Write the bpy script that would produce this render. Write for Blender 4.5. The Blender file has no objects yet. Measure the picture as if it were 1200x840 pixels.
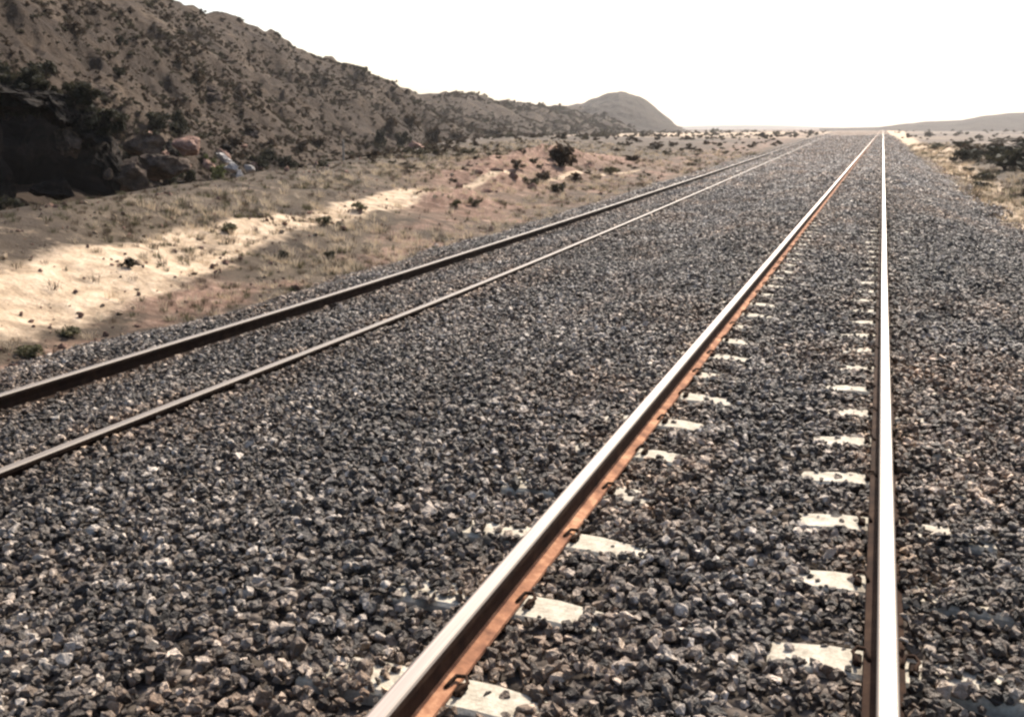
import bpy, bmesh, math, random
import numpy as np
from mathutils import Vector, Matrix, noise as mnoise

random.seed(7)
RNG = np.random.default_rng(7)
S = bpy.context.scene
COL = S.collection
R = math.radians

# ---------------------------------------------------------------- camera
H = 1.79                                   # eye height above the rail top (rail top is z = 0)
PITCH, YAW, F = R(13.213), R(20.216), 1150.0
cam_d = bpy.data.cameras.new('camera')
cam = bpy.data.objects.new('camera', cam_d)
COL.objects.link(cam)
cam_d.sensor_width = 36.0
cam_d.lens = 36.0 * F / 1200.0
cam_d.clip_start = 0.05
cam_d.clip_end = 20000
cam.location = (0, 0, H)
cam.rotation_euler = (R(90) - PITCH, 0, YAW)
S.camera = cam

# ---------------------------------------------------------------- sky, sun, exposure
SUN_AZ = R(5)        # to the right of the track direction (+Y towards +X)
SUN_EL = R(42)
w = bpy.data.worlds.new('World')
S.world = w
w.use_nodes = True
nt = w.node_tree
bg = nt.nodes['Background']
sky = nt.nodes.new('ShaderNodeTexSky')
sky.sky_type = 'NISHITA'
sky.sun_disc = False
sky.sun_elevation = SUN_EL
sky.sun_rotation = SUN_AZ
sky.dust_density = 3.4
sky.ozone_density = 1.0
sky.air_density = 1.0
nt.links.new(sky.outputs[0], bg.inputs['Color'])
bg.inputs['Strength'].default_value = 0.135
sl = bpy.data.lights.new('sun', 'SUN')
sl.energy = 5.0
sl.angle = R(0.5)
sl.color = (1.0, 0.92, 0.81)
sun = bpy.data.objects.new('sun', sl)
COL.objects.link(sun)
sd = Vector((math.sin(SUN_AZ) * math.cos(SUN_EL), math.cos(SUN_AZ) * math.cos(SUN_EL), math.sin(SUN_EL)))
sun.rotation_euler = sd.to_track_quat('Z', 'Y').to_euler()
sun.location = (0, 0, 60)
S.view_settings.view_transform = 'Standard'
S.view_settings.look = 'None'
S.view_settings.exposure = 0.75
S.view_settings.gamma = 1.0
S.cycles.max_bounces = 5
S.cycles.volume_bounces = 1
S.cycles.use_denoising = True
S.cycles.filter_width = 2.5

# ---------------------------------------------------------------- pixel <-> world (photo is 1200 x 840)
CP, SP = math.cos(PITCH), math.sin(PITCH)
CY, SY = math.cos(YAW), math.sin(YAW)


def ray(px, py):
    a = (px - 600) / F
    b = -(py - 420) / F
    fw, dz = CP + b * SP, -SP + b * CP
    return a * CY - fw * SY, a * SY + fw * CY, dz


def at_dist(px, py, D):
    """world point seen at a photo position, at horizontal distance D"""
    x, y, z = ray(px, py)
    k = D / math.hypot(x, y)
    return Vector((x * k, y * k, H + z * k))


def at_z(px, py, Z):
    x, y, z = ray(px, py)
    k = (Z - H) / z
    return Vector((x * k, y * k, Z))


# ---------------------------------------------------------------- numpy noise
_perm = RNG.random((256, 256))


def vnoise(x, y, seed=0):
    x = np.asarray(x, float) + seed * 17.31
    y = np.asarray(y, float) + seed * 9.73
    xi, yi = np.floor(x).astype(int), np.floor(y).astype(int)
    fx, fy = x - xi, y - yi
    fx, fy = fx * fx * (3 - 2 * fx), fy * fy * (3 - 2 * fy)
    g = lambda i, j: _perm[(xi + i) % 256, (yi + j) % 256]
    return (g(0, 0) * (1 - fx) + g(1, 0) * fx) * (1 - fy) + (g(0, 1) * (1 - fx) + g(1, 1) * fx) * fy - 0.5


def fbm(x, y, octs=4, seed=0, rough=0.5):
    s, a, f = 0.0, 1.0, 1.0
    for k in range(octs):
        s = s + a * vnoise(np.asarray(x) * f, np.asarray(y) * f, seed + k * 3)
        a *= rough
        f *= 2.03
    return s


def smooth(a, b, t):
    t = np.clip((np.asarray(t, float) - a) / (b - a), 0, 1)
    return t * t * (3 - 2 * t)


# ---------------------------------------------------------------- layout of the line
GAUGE = 1.505
XR, XL = 0.16, 0.16 - GAUGE               # the two rails of the right track
XC = (XR + XL) / 2
LDROP = 0.33                               # the left track lies a little lower


def lx(Y):
    """centre line of the left track: drifts off to the left"""
    Y = np.asarray(Y, float)
    t = np.clip(Y - 9, 0, None)
    return -5.86 - 0.034 * t * t / (t + 9)


def bed_z(X, Y):
    """top of the ballast bed (stones lie on it)"""
    X = np.asarray(X, float)
    u = X - lx(Y)
    z = np.full(X.shape, -0.205)
    z = z - 0.40 * smooth(1.0, 3.1, X)
    z = z - LDROP * smooth(-2.3, -3.9, X)
    z = z - 0.26 * smooth(-1.5, -2.9, u)
    z = z + 0.035 * np.exp(-((X - XC) / 0.38) ** 2)
    z = z + 0.06 * np.exp(-(u / 0.8) ** 2) + 0.105 * smooth(-0.1, 0.62, u) * (1 - smooth(1.9, 3.3, u))
    z = z + 0.1 * fbm(X * 0.9, np.asarray(Y) * 0.5, 3, 5) * smooth(0.75, 1.4, np.abs(X - XC)) * smooth(0.8, 1.4, np.abs(u))
    return z


def bed_left(Y):
    return lx(Y) - 2.75 + 0.55 * fbm(np.asarray(Y) * 0.35, 3.3, 3, 2)


def bed_right(Y):
    return 2.95 + 0.5 * fbm(np.asarray(Y) * 0.3, 8.1, 3, 4)


def crest_x(Y):
    return -10.2 - 0.265 * np.clip(Y, -5, None)


def ground_z(X, Y):
    X = np.asarray(X, float)
    Y = np.asarray(Y, float)
    eL = lx(Y) - 2.4
    cx = crest_x(Y)
    t = (eL - X) / np.maximum(eL - cx, 0.5)
    fade = 1 - smooth(130, 320, Y)
    z = -0.72 + 0 * X
    bank = 1.15 * smooth(0.05, 1.0, t) - 1.9 * smooth(1.03, 1.9, t)
    lump = 0.16 * fbm(X * 0.55, Y * 0.4, 4, 11) + 0.05 * fbm(X * 2.3, Y * 2.0, 3, 13)
    z = z + bank * fade * smooth(-0.2, 0.2, t) + lump * smooth(0.0, 0.35, t)
    # reddish spoil heaps beside the left track
    for (px, py, r, hh) in HEAPS:
        p = at_z(px, py, -0.45)
        d = np.hypot((X - p.x) / r, (Y - p.y) / (r * 1.6))
        z = z + hh * np.exp(-d * d * 1.6) * (1 + 0.8 * fbm(X * 1.1, Y * 0.9, 3, 17))
    # right of the line the land falls away
    r_ = smooth(2.6, 7.5, X)
    z = z - 0.55 * r_ + 0.14 * fbm(X * 0.4, Y * 0.3, 4, 21) * smooth(2.4, 4.5, X)
    # low dark bank out to the right
    p, q = at_z(1108, 181, -1.2), at_z(1420, 226, -1.2)
    vx, vy = q.x - p.x, q.y - p.y
    L2_ = vx * vx + vy * vy
    k = np.clip(((X - p.x) * vx + (Y - p.y) * vy) / L2_, 0, 1)
    d = np.hypot(X - p.x - k * vx, Y - p.y - k * vy)
    z = z + (1.35 + 1.2 * fbm(X * 0.16, Y * 0.09, 3, 23)) * np.exp(-(d / 4.5) ** 2) * smooth(0, 0.1, k)
    # under the ballast
    u = X - lx(Y)
    inside = smooth(-2.65, -2.2, u) * (1 - smooth(2.3, 2.75, X))
    z = z * (1 - inside) + inside * (np.minimum(bed_z(X, Y) - 0.12, -0.4))
    far = smooth(350, 900, np.hypot(X, Y))
    return z * (1 - far) + far * (-0.75)


HEAPS = [(575, 222, 2.0, 0.6), (618, 208, 2.6, 0.75), (655, 196, 3.0, 0.8), (540, 240, 1.4, 0.35), (700, 190, 3.5, 0.3)]


# ---------------------------------------------------------------- materials
def mat(name):
    m = bpy.data.materials.new(name)
    m.use_nodes = True
    t = m.node_tree
    return m, t, t.nodes['Principled BSDF'], t.nodes, t.links


def noise_node(N, L, vec, scale, detail=6, rough=0.6):
    n = N.new('ShaderNodeTexNoise')
    n.inputs['Scale'].default_value = scale
    n.inputs['Detail'].default_value = detail
    n.inputs['Roughness'].default_value = rough
    if vec is not None:
        L.new(vec, n.inputs['Vector'])
    return n


def ramp(N, L, fac, stops):
    r = N.new('ShaderNodeValToRGB')
    e = r.color_ramp.elements
    while len(e) < len(stops):
        e.new(0.5)
    for i, (p, c) in enumerate(stops):
        e[i].position = p
        e[i].color = (*c, 1)
    L.new(fac, r.inputs['Fac'])
    return r


def mix(N, L, fac, a, b, mode='MIX'):
    m = N.new('ShaderNodeMix')
    m.data_type = 'RGBA'
    m.blend_type = mode
    for sock, v in ((m.inputs[0], fac), (m.inputs[6], a), (m.inputs[7], b)):
        if isinstance(v, (int, float)):
            sock.default_value = v
        elif isinstance(v, tuple):
            sock.default_value = (*v, 1)
        else:
            L.new(v, sock)
    return m.outputs[2]


def bump(N, L, height, bsdf, strength, dist):
    b = N.new('ShaderNodeBump')
    b.inputs['Strength'].default_value = strength
    b.inputs['Distance'].default_value = dist
    L.new(height, b.inputs['Height'])
    L.new(b.outputs[0], bsdf.inputs['Normal'])


def objcoord(N):
    return N.new('ShaderNodeTexCoord').outputs['Object']


def attr(N, name, kind='GEOMETRY'):
    a = N.new('ShaderNodeAttribute')
    a.attribute_type = kind
    a.attribute_name = name
    return a


def m_stone():
    m, t, b, N, L = mat('ballast_stone')
    oi = N.new('ShaderNodeObjectInfo')
    r = ramp(N, L, oi.outputs['Random'], [(0, (0.03, 0.024, 0.02)), (0.3, (0.078, 0.065, 0.055)), (0.55, (0.165, 0.138, 0.117)),
                                          (0.7, (0.155, 0.115, 0.085)), (0.82, (0.31, 0.262, 0.222)), (1, (0.66, 0.58, 0.5))])
    n = noise_node(N, L, objcoord(N), 2.2, 5)
    r2 = ramp(N, L, n.outputs[0], [(0.3, (0.62, 0.6, 0.58)), (0.7, (1.25, 1.22, 1.18))])
    c = mix(N, L, 1.0, r.outputs[0], r2.outputs[0], 'MULTIPLY')
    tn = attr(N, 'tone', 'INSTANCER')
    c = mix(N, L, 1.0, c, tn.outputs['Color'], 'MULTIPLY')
    L.new(c, b.inputs['Base Color'])
    b.inputs['Roughness'].default_value = 0.55
    b.inputs['Specular IOR Level'].default_value = 0.3
    bump(N, L, n.outputs[0], b, 0.5, 0.3)
    return m


def m_bed():
    m, t, b, N, L = mat('ballast_bed')
    oc = objcoord(N)
    v = N.new('ShaderNodeTexVoronoi')
    v.inputs['Scale'].default_value = 17
    L.new(oc, v.inputs['Vector'])
    sep = N.new('ShaderNodeSeparateColor')
    L.new(v.outputs['Color'], sep.inputs[0])
    r = ramp(N, L, sep.outputs[0], [(0, (0.03, 0.026, 0.023)), (0.5, (0.07, 0.061, 0.054)), (0.85, (0.13, 0.112, 0.1)), (1, (0.24, 0.21, 0.185))])
    n = noise_node(N, L, oc, 0.35, 4)
    r2 = ramp(N, L, n.outputs[0], [(0.3, (0.8, 0.78, 0.78)), (0.7, (1.15, 1.1, 1.04))])
    L.new(mix(N, L, 1.0, r.outputs[0], r2.outputs[0], 'MULTIPLY'), b.inputs['Base Color'])
    b.inputs['Roughness'].default_value = 0.7
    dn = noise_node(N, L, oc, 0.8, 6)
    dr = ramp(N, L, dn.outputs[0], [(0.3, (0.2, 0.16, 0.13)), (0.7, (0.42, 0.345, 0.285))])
    da = attr(N, 'far_glare')  # blends the bed to a paler colour standing in for glare
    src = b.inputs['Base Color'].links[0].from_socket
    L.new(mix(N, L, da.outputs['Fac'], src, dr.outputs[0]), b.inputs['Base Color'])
    b.inputs['Specular IOR Level'].default_value = 0.0
    inv = N.new('ShaderNodeMath')
    inv.operation = 'MULTIPLY'
    inv.inputs[1].default_value = -1
    L.new(v.outputs['Distance'], inv.inputs[0])
    bump(N, L, inv.outputs[0], b, 1.0, 0.05)
    return m


def m_ground():
    m, t, b, N, L = mat('dry_earth')
    oc = objcoord(N)
    n1 = noise_node(N, L, oc, 0.45, 9, 0.65)
    n2 = noise_node(N, L, oc, 3.5, 8, 0.7)
    n3 = noise_node(N, L, oc, 0.012, 6, 0.6)
    soil = ramp(N, L, n1.outputs[0], [(0.28, (0.03, 0.022, 0.015)), (0.45, (0.058, 0.042, 0.029)), (0.6, (0.086, 0.064, 0.043)), (0.75, (0.165, 0.125, 0.085))])
    red = ramp(N, L, n2.outputs[0], [(0.3, (0.11, 0.062, 0.044)), (0.5, (0.22, 0.13, 0.092)), (0.72, (0.4, 0.275, 0.205))])
    pale = ramp(N, L, n2.outputs[0], [(0.28, (0.2, 0.14, 0.09)), (0.45, (0.43, 0.32, 0.215)), (0.66, (0.64, 0.5, 0.365))])
    plain = ramp(N, L, n3.outputs[0], [(0.3, (0.05, 0.039, 0.032)), (0.5, (0.095, 0.073, 0.058)), (0.68, (0.22, 0.172, 0.135))])
    c = mix(N, L, attr(N, 'plain').outputs['Fac'], soil.outputs[0], plain.outputs[0])
    n4 = noise_node(N, L, oc, 1.7, 10, 0.75)

    def ragged(name, amt):
        # the patch breaks up along its edges and lets the soil through
        ma = N.new('ShaderNodeMath'); ma.operation = 'MULTIPLY_ADD'
        L.new(n4.outputs[0], ma.inputs[0]); ma.inputs[1].default_value = amt
        L.new(attr(N, name).outputs['Fac'], ma.inputs[2])
        mr = N.new('ShaderNodeMapRange')
        mr.inputs['From Min'].default_value = 0.5 * amt + 0.12
        mr.inputs['From Max'].default_value = 0.5 * amt + 0.88
        L.new(ma.outputs[0], mr.inputs['Value'])
        return mr.outputs[0]
    c = mix(N, L, ragged('red', 1.3), c, red.outputs[0])
    c = mix(N, L, ragged('pale', 2.2), c, pale.outputs[0])
    L.new(c, b.inputs['Base Color'])
    b.inputs['Roughness'].default_value = 0.95
    b.inputs['Specular IOR Level'].default_value = 0.15
    bump(N, L, n2.outputs[0], b, 0.9, 0.12)
    return m


def m_hill(name, cols, s1, s2, bd):
    m, t, b, N, L = mat(name)
    oc = objcoord(N)
    n1 = noise_node(N, L, oc, s1, 10, 0.68)
    n2 = noise_node(N, L, oc, s2, 8, 0.7)
    r = ramp(N, L, n1.outputs[0], [(0.3, cols[0]), (0.46, cols[1]), (0.58, cols[2]), (0.74, cols[3])])
    r2 = ramp(N, L, n2.outputs[0], [(0.32, (0.55, 0.52, 0.5)), (0.5, (1, 1, 1)), (0.72, (1.3, 1.25, 1.15))])
    L.new(mix(N, L, 1.0, r.outputs[0], r2.outputs[0], 'MULTIPLY'), b.inputs['Base Color'])
    b.inputs['Roughness'].default_value = 0.95
    b.inputs['Specular IOR Level'].default_value = 0.1
    bump(N, L, n2.outputs[0], b, 1.0, bd)
    return m


def m_rust(name='rusty_steel', dark=1.0):
    m, t, b, N, L = mat(name)
    oc = objcoord(N)
    n = noise_node(N, L, oc, 9, 8, 0.65)
    r = ramp(N, L, n.outputs[0], [(0.3, (0.07 * dark, 0.032 * dark, 0.02 * dark)), (0.5, (0.16 * dark, 0.075 * dark, 0.042 * dark)),
                                  (0.7, (0.3 * dark, 0.165 * dark, 0.095 * dark))])
    L.new(r.outputs[0], b.inputs['Base Color'])
    b.inputs['Roughness'].default_value = 0.9
    b.inputs['Specular IOR Level'].default_value = 0.12
    bump(N, L, n.outputs[0], b, 0.35, 0.01)
    return m


def m_railtop(name, col, metal, rough):
    m, t, b, N, L = mat(name)
    oc = objcoord(N)
    mp = N.new('ShaderNodeMapping')
    mp.inputs['Scale'].default_value = (60, 0.8, 1)
    L.new(oc, mp.inputs['Vector'])
    n = noise_node(N, L, mp.outputs[0], 1.0, 6, 0.6)
    r = ramp(N, L, n.outputs[0], [(0.3, tuple(k * 0.7 for k in col)), (0.6, col), (0.8, tuple(min(1, k * 1.15) for k in col))])
    L.new(r.outputs[0], b.inputs['Base Color'])
    b.inputs['Metallic'].default_value = metal
    rr = N.new('ShaderNodeMapRange')
    rr.inputs['To Min'].default_value = rough - 0.08
    rr.inputs['To Max'].default_value = rough + 0.14
    L.new(n.outputs[0], rr.inputs['Value'])
    L.new(rr.outputs[0], b.inputs['Roughness'])
    return m


def m_concrete():
    m, t, b, N, L = mat('weathered_concrete')
    oc = objcoord(N)
    n = noise_node(N, L, oc, 7, 9, 0.7)
    n2 = noise_node(N, L, oc, 60, 4, 0.6)
    r = ramp(N, L, n.outputs[0], [(0.32, (0.13, 0.1, 0.07)), (0.45, (0.36, 0.315, 0.245)), (0.68, (0.58, 0.53, 0.435))])
    r2 = ramp(N, L, n2.outputs[0], [(0.3, (0.75, 0.74, 0.72)), (0.6, (1.05, 1.05, 1.05))])
    L.new(mix(N, L, 1.0, r.outputs[0], r2.outputs[0], 'MULTIPLY'), b.inputs['Base Color'])
    b.inputs['Roughness'].default_value = 0.9
    bump(N, L, n2.outputs[0], b, 0.5, 0.008)
    return m


def m_leaf(name, a, c, random_by='obj'):
    m, t, b, N, L = mat(name)
    oi = N.new('ShaderNodeObjectInfo')
    n = noise_node(N, L, objcoord(N), 3.0, 3)
    r = ramp(N, L, n.outputs[0], [(0.35, a), (0.7, c)])
    r2 = ramp(N, L, oi.outputs['Random'], [(0, (0.7, 0.72, 0.72)), (0.5, (1, 1, 1)), (1, (1.3, 1.2, 1.05))])
    L.new(mix(N, L, 1.0, r.outputs[0], r2.outputs[0], 'MULTIPLY'), b.inputs['Base Color'])
    b.inputs['Roughness'].default_value = 0.8
    b.inputs['Specular IOR Level'].default_value = 0.2
    tr = N.new('ShaderNodeBsdfTranslucent')
    L.new(r.outputs[0], tr.inputs['Color'])
    ms = N.new('ShaderNodeMixShader')
    ms.inputs[0].default_value = 0.3
    L.new(b.outputs[0], ms.inputs[1])
    L.new(tr.outputs[0], ms.inputs[2])
    L.new(ms.outputs[0], N['Material Output'].inputs['Surface'])
    return m


def m_rock(name, cols, scale):
    m, t, b, N, L = mat(name)
    oc = objcoord(N)
    n = noise_node(N, L, oc, scale, 10, 0.7)
    r = ramp(N, L, n.outputs[0], [(0.3, cols[0]), (0.5, cols[1]), (0.72, cols[2])])
    L.new(r.outputs[0], b.inputs['Base Color'])
    b.inputs['Roughness'].default_value = 0.95
    b.inputs['Specular IOR Level'].default_value = 0.08
    bump(N, L, n.outputs[0], b, 0.9, 0.25)
    return m


M = dict(
    stone=m_stone(), bed=m_bed(), ground=m_ground(),
    hill=m_hill('hillside_earth', [(0.026, 0.0175, 0.0125), (0.049, 0.0345, 0.025), (0.074, 0.053, 0.038), (0.14, 0.104, 0.075)], 0.14, 0.8, 0.9),
    farhill=m_hill('distant_hill', [(0.025, 0.02, 0.017), (0.042, 0.033, 0.028), (0.06, 0.048, 0.04), (0.11, 0.088, 0.07)], 0.012, 0.06, 4.0),
    rust=m_rust(), rust_web=m_rust('shadow_brown_rust', 0.2), rust_dark=m_rust('dark_rusty_steel', 0.11), rust_pale=m_rust('sunlit_rail_foot', 1.9),  # light put into the rust colour: webs darkened as shade, foot brightened as sunlit
    top=m_railtop('worn_bright_steel', (0.78, 0.74, 0.70), 0.9, 0.34),
    top_dull=m_railtop('dulled_steel', (0.2, 0.165, 0.135), 0.2, 0.55), top_dim_worn=m_railtop('dim_worn_steel', (0.36, 0.275, 0.24), 0.45, 0.46),  # steel of the slanting rail: weaker sky reflection put into colour, plus rust
    concrete=m_concrete(),
    leaf_dark=m_leaf('dark_scrub_leaf', (0.022, 0.022, 0.014), (0.05, 0.046, 0.028)),
    leaf_brown=m_leaf('brown_scrub_leaf', (0.045, 0.031, 0.021), (0.095, 0.068, 0.044)),
    leaf_olive=m_leaf('olive_scrub_leaf', (0.055, 0.052, 0.028), (0.12, 0.11, 0.06)),
    leaf_green=m_leaf('green_bush_leaf', (0.05, 0.06, 0.02), (0.12, 0.13, 0.05)),
    scrub_a=m_leaf('dusty_scrub_leaf', (0.055, 0.041, 0.029), (0.105, 0.08, 0.056)), scrub_b=m_leaf('dusty_olive_leaf', (0.05, 0.044, 0.027), (0.1, 0.085, 0.052)),
    straw=m_leaf('dry_straw', (0.4, 0.32, 0.225), (0.62, 0.52, 0.39)),
    bark=m_rock('scrub_bark', [(0.03, 0.022, 0.016), (0.07, 0.052, 0.04), (0.12, 0.09, 0.07)], 12),
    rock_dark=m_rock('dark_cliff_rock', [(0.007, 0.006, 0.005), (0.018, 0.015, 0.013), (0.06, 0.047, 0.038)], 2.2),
    rock=m_rock('brown_rock', [(0.035, 0.026, 0.02), (0.09, 0.067, 0.052), (0.2, 0.15, 0.12)], 2.4),
    rock_tan=m_rock('tan_stone', [(0.22, 0.16, 0.11), (0.38, 0.29, 0.2), (0.55, 0.43, 0.32)], 2.5),
    rock_pale=m_rock('pale_rock', [(0.3, 0.26, 0.23), (0.48, 0.44, 0.4), (0.62, 0.58, 0.54)], 2.5),
    rock_red=m_rock('reddish_rock', [(0.15, 0.085, 0.06), (0.3, 0.185, 0.14), (0.46, 0.33, 0.27)], 3),
    wood=m_rock('weathered_post', [(0.2, 0.17, 0.14), (0.34, 0.3, 0.25), (0.48, 0.43, 0.37)], 6),
)


# ---------------------------------------------------------------- object helpers
def tag(o, label=None, cat=None, group=None, kind=None):
    if label: o['label'] = label
    if cat: o['category'] = cat
    if group: o['group'] = group
    if kind: o['kind'] = kind
    return o


def link(name, me, parent=None):
    o = bpy.data.objects.new(name, me)
    COL.objects.link(o)
    if parent is not None:
        o.parent = parent
    return o


def empty(name, loc=(0, 0, 0)):
    o = bpy.data.objects.new(name, None)
    o.empty_display_size = 0.2
    COL.objects.link(o)
    o.location = loc
    return o


def mesh_np(name, V, Fq, mats, smooth_=False, matidx=None):
    me = bpy.data.meshes.new(name)
    me.from_pydata([tuple(v) for v in V] if not isinstance(V, np.ndarray) else V.tolist(), [], Fq if isinstance(Fq, list) else Fq.tolist())
    for m_ in (mats if isinstance(mats, (list, tuple)) else [mats]):
        me.materials.append(m_)
    if matidx is not None:
        me.polygons.foreach_set('material_index', np.asarray(matidx, dtype=np.int32))
    if smooth_:
        me.polygons.foreach_set('use_smooth', np.ones(len(me.polygons), dtype=bool))
    me.update()
    return me


def grid_faces(nr, nc):
    i = np.arange(nr - 1)[:, None] * nc + np.arange(nc - 1)[None, :]
    return np.stack([i, i + 1, i + nc + 1, i + nc], -1).reshape(-1, 4)


def fattr(me, name, vals):
    a = me.attributes.new(name, 'FLOAT', 'POINT')
    a.data.foreach_set('value', np.asarray(vals, dtype=np.float32).ravel())


# ================================================================ SETTING
def axis(lo, hi, fine_lo, fine_hi, step, grow):
    a = list(np.arange(fine_lo, fine_hi + 1e-6, step))
    s = step
    x = a[-1]
    while x < hi:
        s *= grow
        x += s
        a.append(min(x, hi))
    s = step
    x = a[0]
    while x > lo:
        s *= grow
        x -= s
        a.insert(0, max(x, lo))
    return np.array(a)


gx = axis(-3500, 3500, -22, 8, 0.16, 1.05)
gy = axis(-60, 5500, 2, 26, 0.22, 1.022)
GX, GY = np.meshgrid(gx, gy)
GZ = ground_z(GX, GY)
V = np.stack([GX, GY, GZ], -1).reshape(-1, 3)
me = mesh_np('ground', V, grid_faces(len(gy), len(gx)), M['ground'], True)
eL = lx(GY) - 2.4
tt = (eL - GX) / np.maximum(eL - crest_x(GY), 0.5)
nz = fbm(GX * 0.5, GY * 0.3, 5, 31)
nz2 = fbm(GX * 1.6, GY * 1.1, 4, 41)
def ground_hit(px, py):
    """ground point under a photo position"""
    x, y, z = ray(px, py)
    k = 1.0
    for q in range(900):
        X, Y = x * k, y * k
        if H + z * k <= float(ground_z(np.array([X]), np.array([Y]))[0]):
            break
        k *= 1.008
    return Vector((X, Y, float(ground_z(np.array([X]), np.array([Y]))[0])))


UPPER = [ground_hit(*q) for q in ((-250, 345), (-120, 325), (0, 303), (120, 287), (220, 270), (300, 256), (400, 237), (480, 222), (560, 208))]
LOWER = [ground_hit(*q) for q in ((-250, 480), (-120, 442), (0, 405), (120, 372), (220, 330), (300, 298), (400, 262), (480, 240), (560, 219))]


def edge_x(pts, Y):
    pts = sorted(pts, key=lambda p: p.y)
    return np.interp(Y, [p.y for p in pts], [p.x for p in pts])


def strip_mask(X, Y, n1, n2):
    a_, b_ = edge_x(UPPER, Y), edge_x(LOWER, Y)
    q = (X - a_) / np.maximum(b_ - a_, 0.3) + 0.2 * n1 + 0.18 * n2
    return smooth(-0.12, 0.16, q) * (1 - smooth(0.84, 1.12, q)) * (1 - smooth(45, 70, Y))


pale = strip_mask(GX, GY, nz, nz2)
pale = np.maximum(pale, smooth(2.75, 3.1, GX + 0.3 * nz) * (1 - smooth(4.0, 6.0, GX + 1.4 * nz - 0.012 * GY)) * 0.95)
pale = pale * np.clip(0.95 + 0.8 * nz2, 0, 1)
fieldp = np.exp(-(((GX + 60) / 70) ** 2)) * smooth(200, 320, GY) * (1 - smooth(700, 900, GY)) * np.clip(0.6 + 1.5 * fbm(GX * 0.02, GY * 0.008, 3, 51), 0, 1)
pale = np.maximum(pale, 0.8 * fieldp)
red = 0 * GX
for (px, py, r, hh) in HEAPS:
    p = at_z(px, py, -0.45)
    red = np.maximum(red, np.exp(-((GX - p.x) / (r * 1.2)) ** 2 - ((GY - p.y) / (r * 2.4)) ** 2))
red = np.maximum(red, 0.75 * smooth(0.0, 0.08, tt) * (1 - smooth(0.12, 0.4, tt + 0.3 * nz)) * np.clip(0.5 + 1.8 * nz2, 0, 1))
red = np.maximum(red, smooth(2.7, 3.0, GX) * (1 - smooth(3.2, 5.0, GX)) * np.clip(0.3 + 1.6 * nz, 0, 1) * (1 - smooth(20, 40, GY)))
fattr(me, 'pale', pale)
fattr(me, 'red', np.clip(red, 0, 1))
fattr(me, 'plain', smooth(60, 200, np.hypot(GX, GY)))
tag(link('ground', me), kind='structure')

# ballast bed under both tracks
by = axis(-12, 900, 0, 40, 0.25, 1.03)
bt = np.linspace(0, 1, 110)
BY = np.repeat(by[:, None], len(bt), 1)
BX = bed_left(by)[:, None] * (1 - bt)[None, :] + bed_right(by)[:, None] * bt[None, :]
BZ = bed_z(BX, BY) + 0.012 * fbm(BX * 14, BY * 14, 2, 61)
skirt = 0.16 * (1 - smooth(0, 0.05, bt) + smooth(0.95, 1, bt))[None, :]
V = np.stack([BX, BY, BZ - skirt], -1).reshape(-1, 3)
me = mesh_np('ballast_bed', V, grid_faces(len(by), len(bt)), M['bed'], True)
fattr(me, 'far_glare', np.clip(smooth(45, 140, BY) * (0.75 + 0.9 * fbm(BX * 0.5, BY * 0.08, 4, 63)), 0, 0.95))  # glare down the line painted as paler bed colour
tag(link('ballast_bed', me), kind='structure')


# ---------------------------------------------------------------- hills: polar height fields with their own distance and depth
def dirs(px, py):
    x, y, z = ray(px, py)
    h = math.hypot(x, y)
    return math.atan2(x, y), z / h


def hill(name, table, n_az, n_r, material, rough, seed, back=1.6, power=1.15, base=-1.6, cave=None):
    # az = direction, el = silhouette height, fo = foot distance, ri = ridge distance
    az, el, fo, ri = [], [], [], []
    for (px, py, f_, r_) in table:
        a, e = dirs(px, py)
        az.append(a); el.append(e); fo.append(f_); ri.append(r_)
    A = np.linspace(az[0], az[-1], n_az)
    E = np.interp(A, az, el)
    FO = np.exp(np.interp(A, az, np.log(fo)))
    RI = np.exp(np.interp(A, az, np.log(ri)))
    top = H + E * RI
    s = np.concatenate([np.linspace(0, 1, n_r) ** 1.25, np.linspace(1.0, back, n_r // 5)[1:]])
    rad = FO[:, None] + (RI - FO)[:, None] * s[None, :]
    prof = np.where(s < 1, np.clip(s, 0, 1) ** power, 1 - 0.75 * ((s - 1) / (back - 1)) ** 1.4)
    Z = base + (top - base)[:, None] * prof[None, :]
    X = rad * np.sin(A)[:, None]
    Y = rad * np.cos(A)[:, None]
    lr = np.log(rad)
    amp = rough * (RI - FO)[:, None] * (np.clip(s, 0, 1) * np.clip(1.25 - s, 0.12, 1))[None, :]
    n = fbm(A[:, None] * 9, lr * 5, 6, seed, 0.58)
    rid = 0.5 - np.abs(fbm(A[:, None] * 22 + 0.7 * lr, lr * 7, 4, seed + 5, 0.55))
    Z = Z + amp * (n * 1.0 - 0.55 * np.clip(0.34 - rid, 0, 1) * 2)
    if cave is not None:
        Z = cave(A[:, None] + 0 * rad, rad, Z)
    V = np.stack([X, Y, Z], -1).reshape(-1, 3)
    o = link(name, mesh_np(name, V, grid_faces(len(A), len(s)), material, True))
    tag(o, kind='structure')
    return (A, rad, Z)


NEAR = [(-900, -400, 24, 62), (-400, -255, 26, 72), (-200, -185, 28, 80), (0, -100, 33, 96), (120, -46, 40, 118), (225, -1, 52, 145),
        (300, 31, 62, 175), (400, 69, 85, 235), (450, 87, 105, 275), (500, 106, 135, 330), (560, 114, 190, 430),
        (620, 121, 280, 560), (680, 124, 400, 700), (740, 138, 480, 760), (800, 150.5, 600, 860)]


def cave(A, r, Z):
    # a hollow bitten into the foot of the hill, its floor behind the dark rocks
    a0, _ = dirs(20, 150)
    a1, _ = dirs(118, 150)
    k = smooth(a0 - 0.16, a0 - 0.02, A) * (1 - smooth(a1 - 0.03, a1 + 0.05, A)) * (1 - smooth(41, 43.5, r))
    return Z * (1 - k) + np.minimum(Z, -0.5) * k


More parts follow.
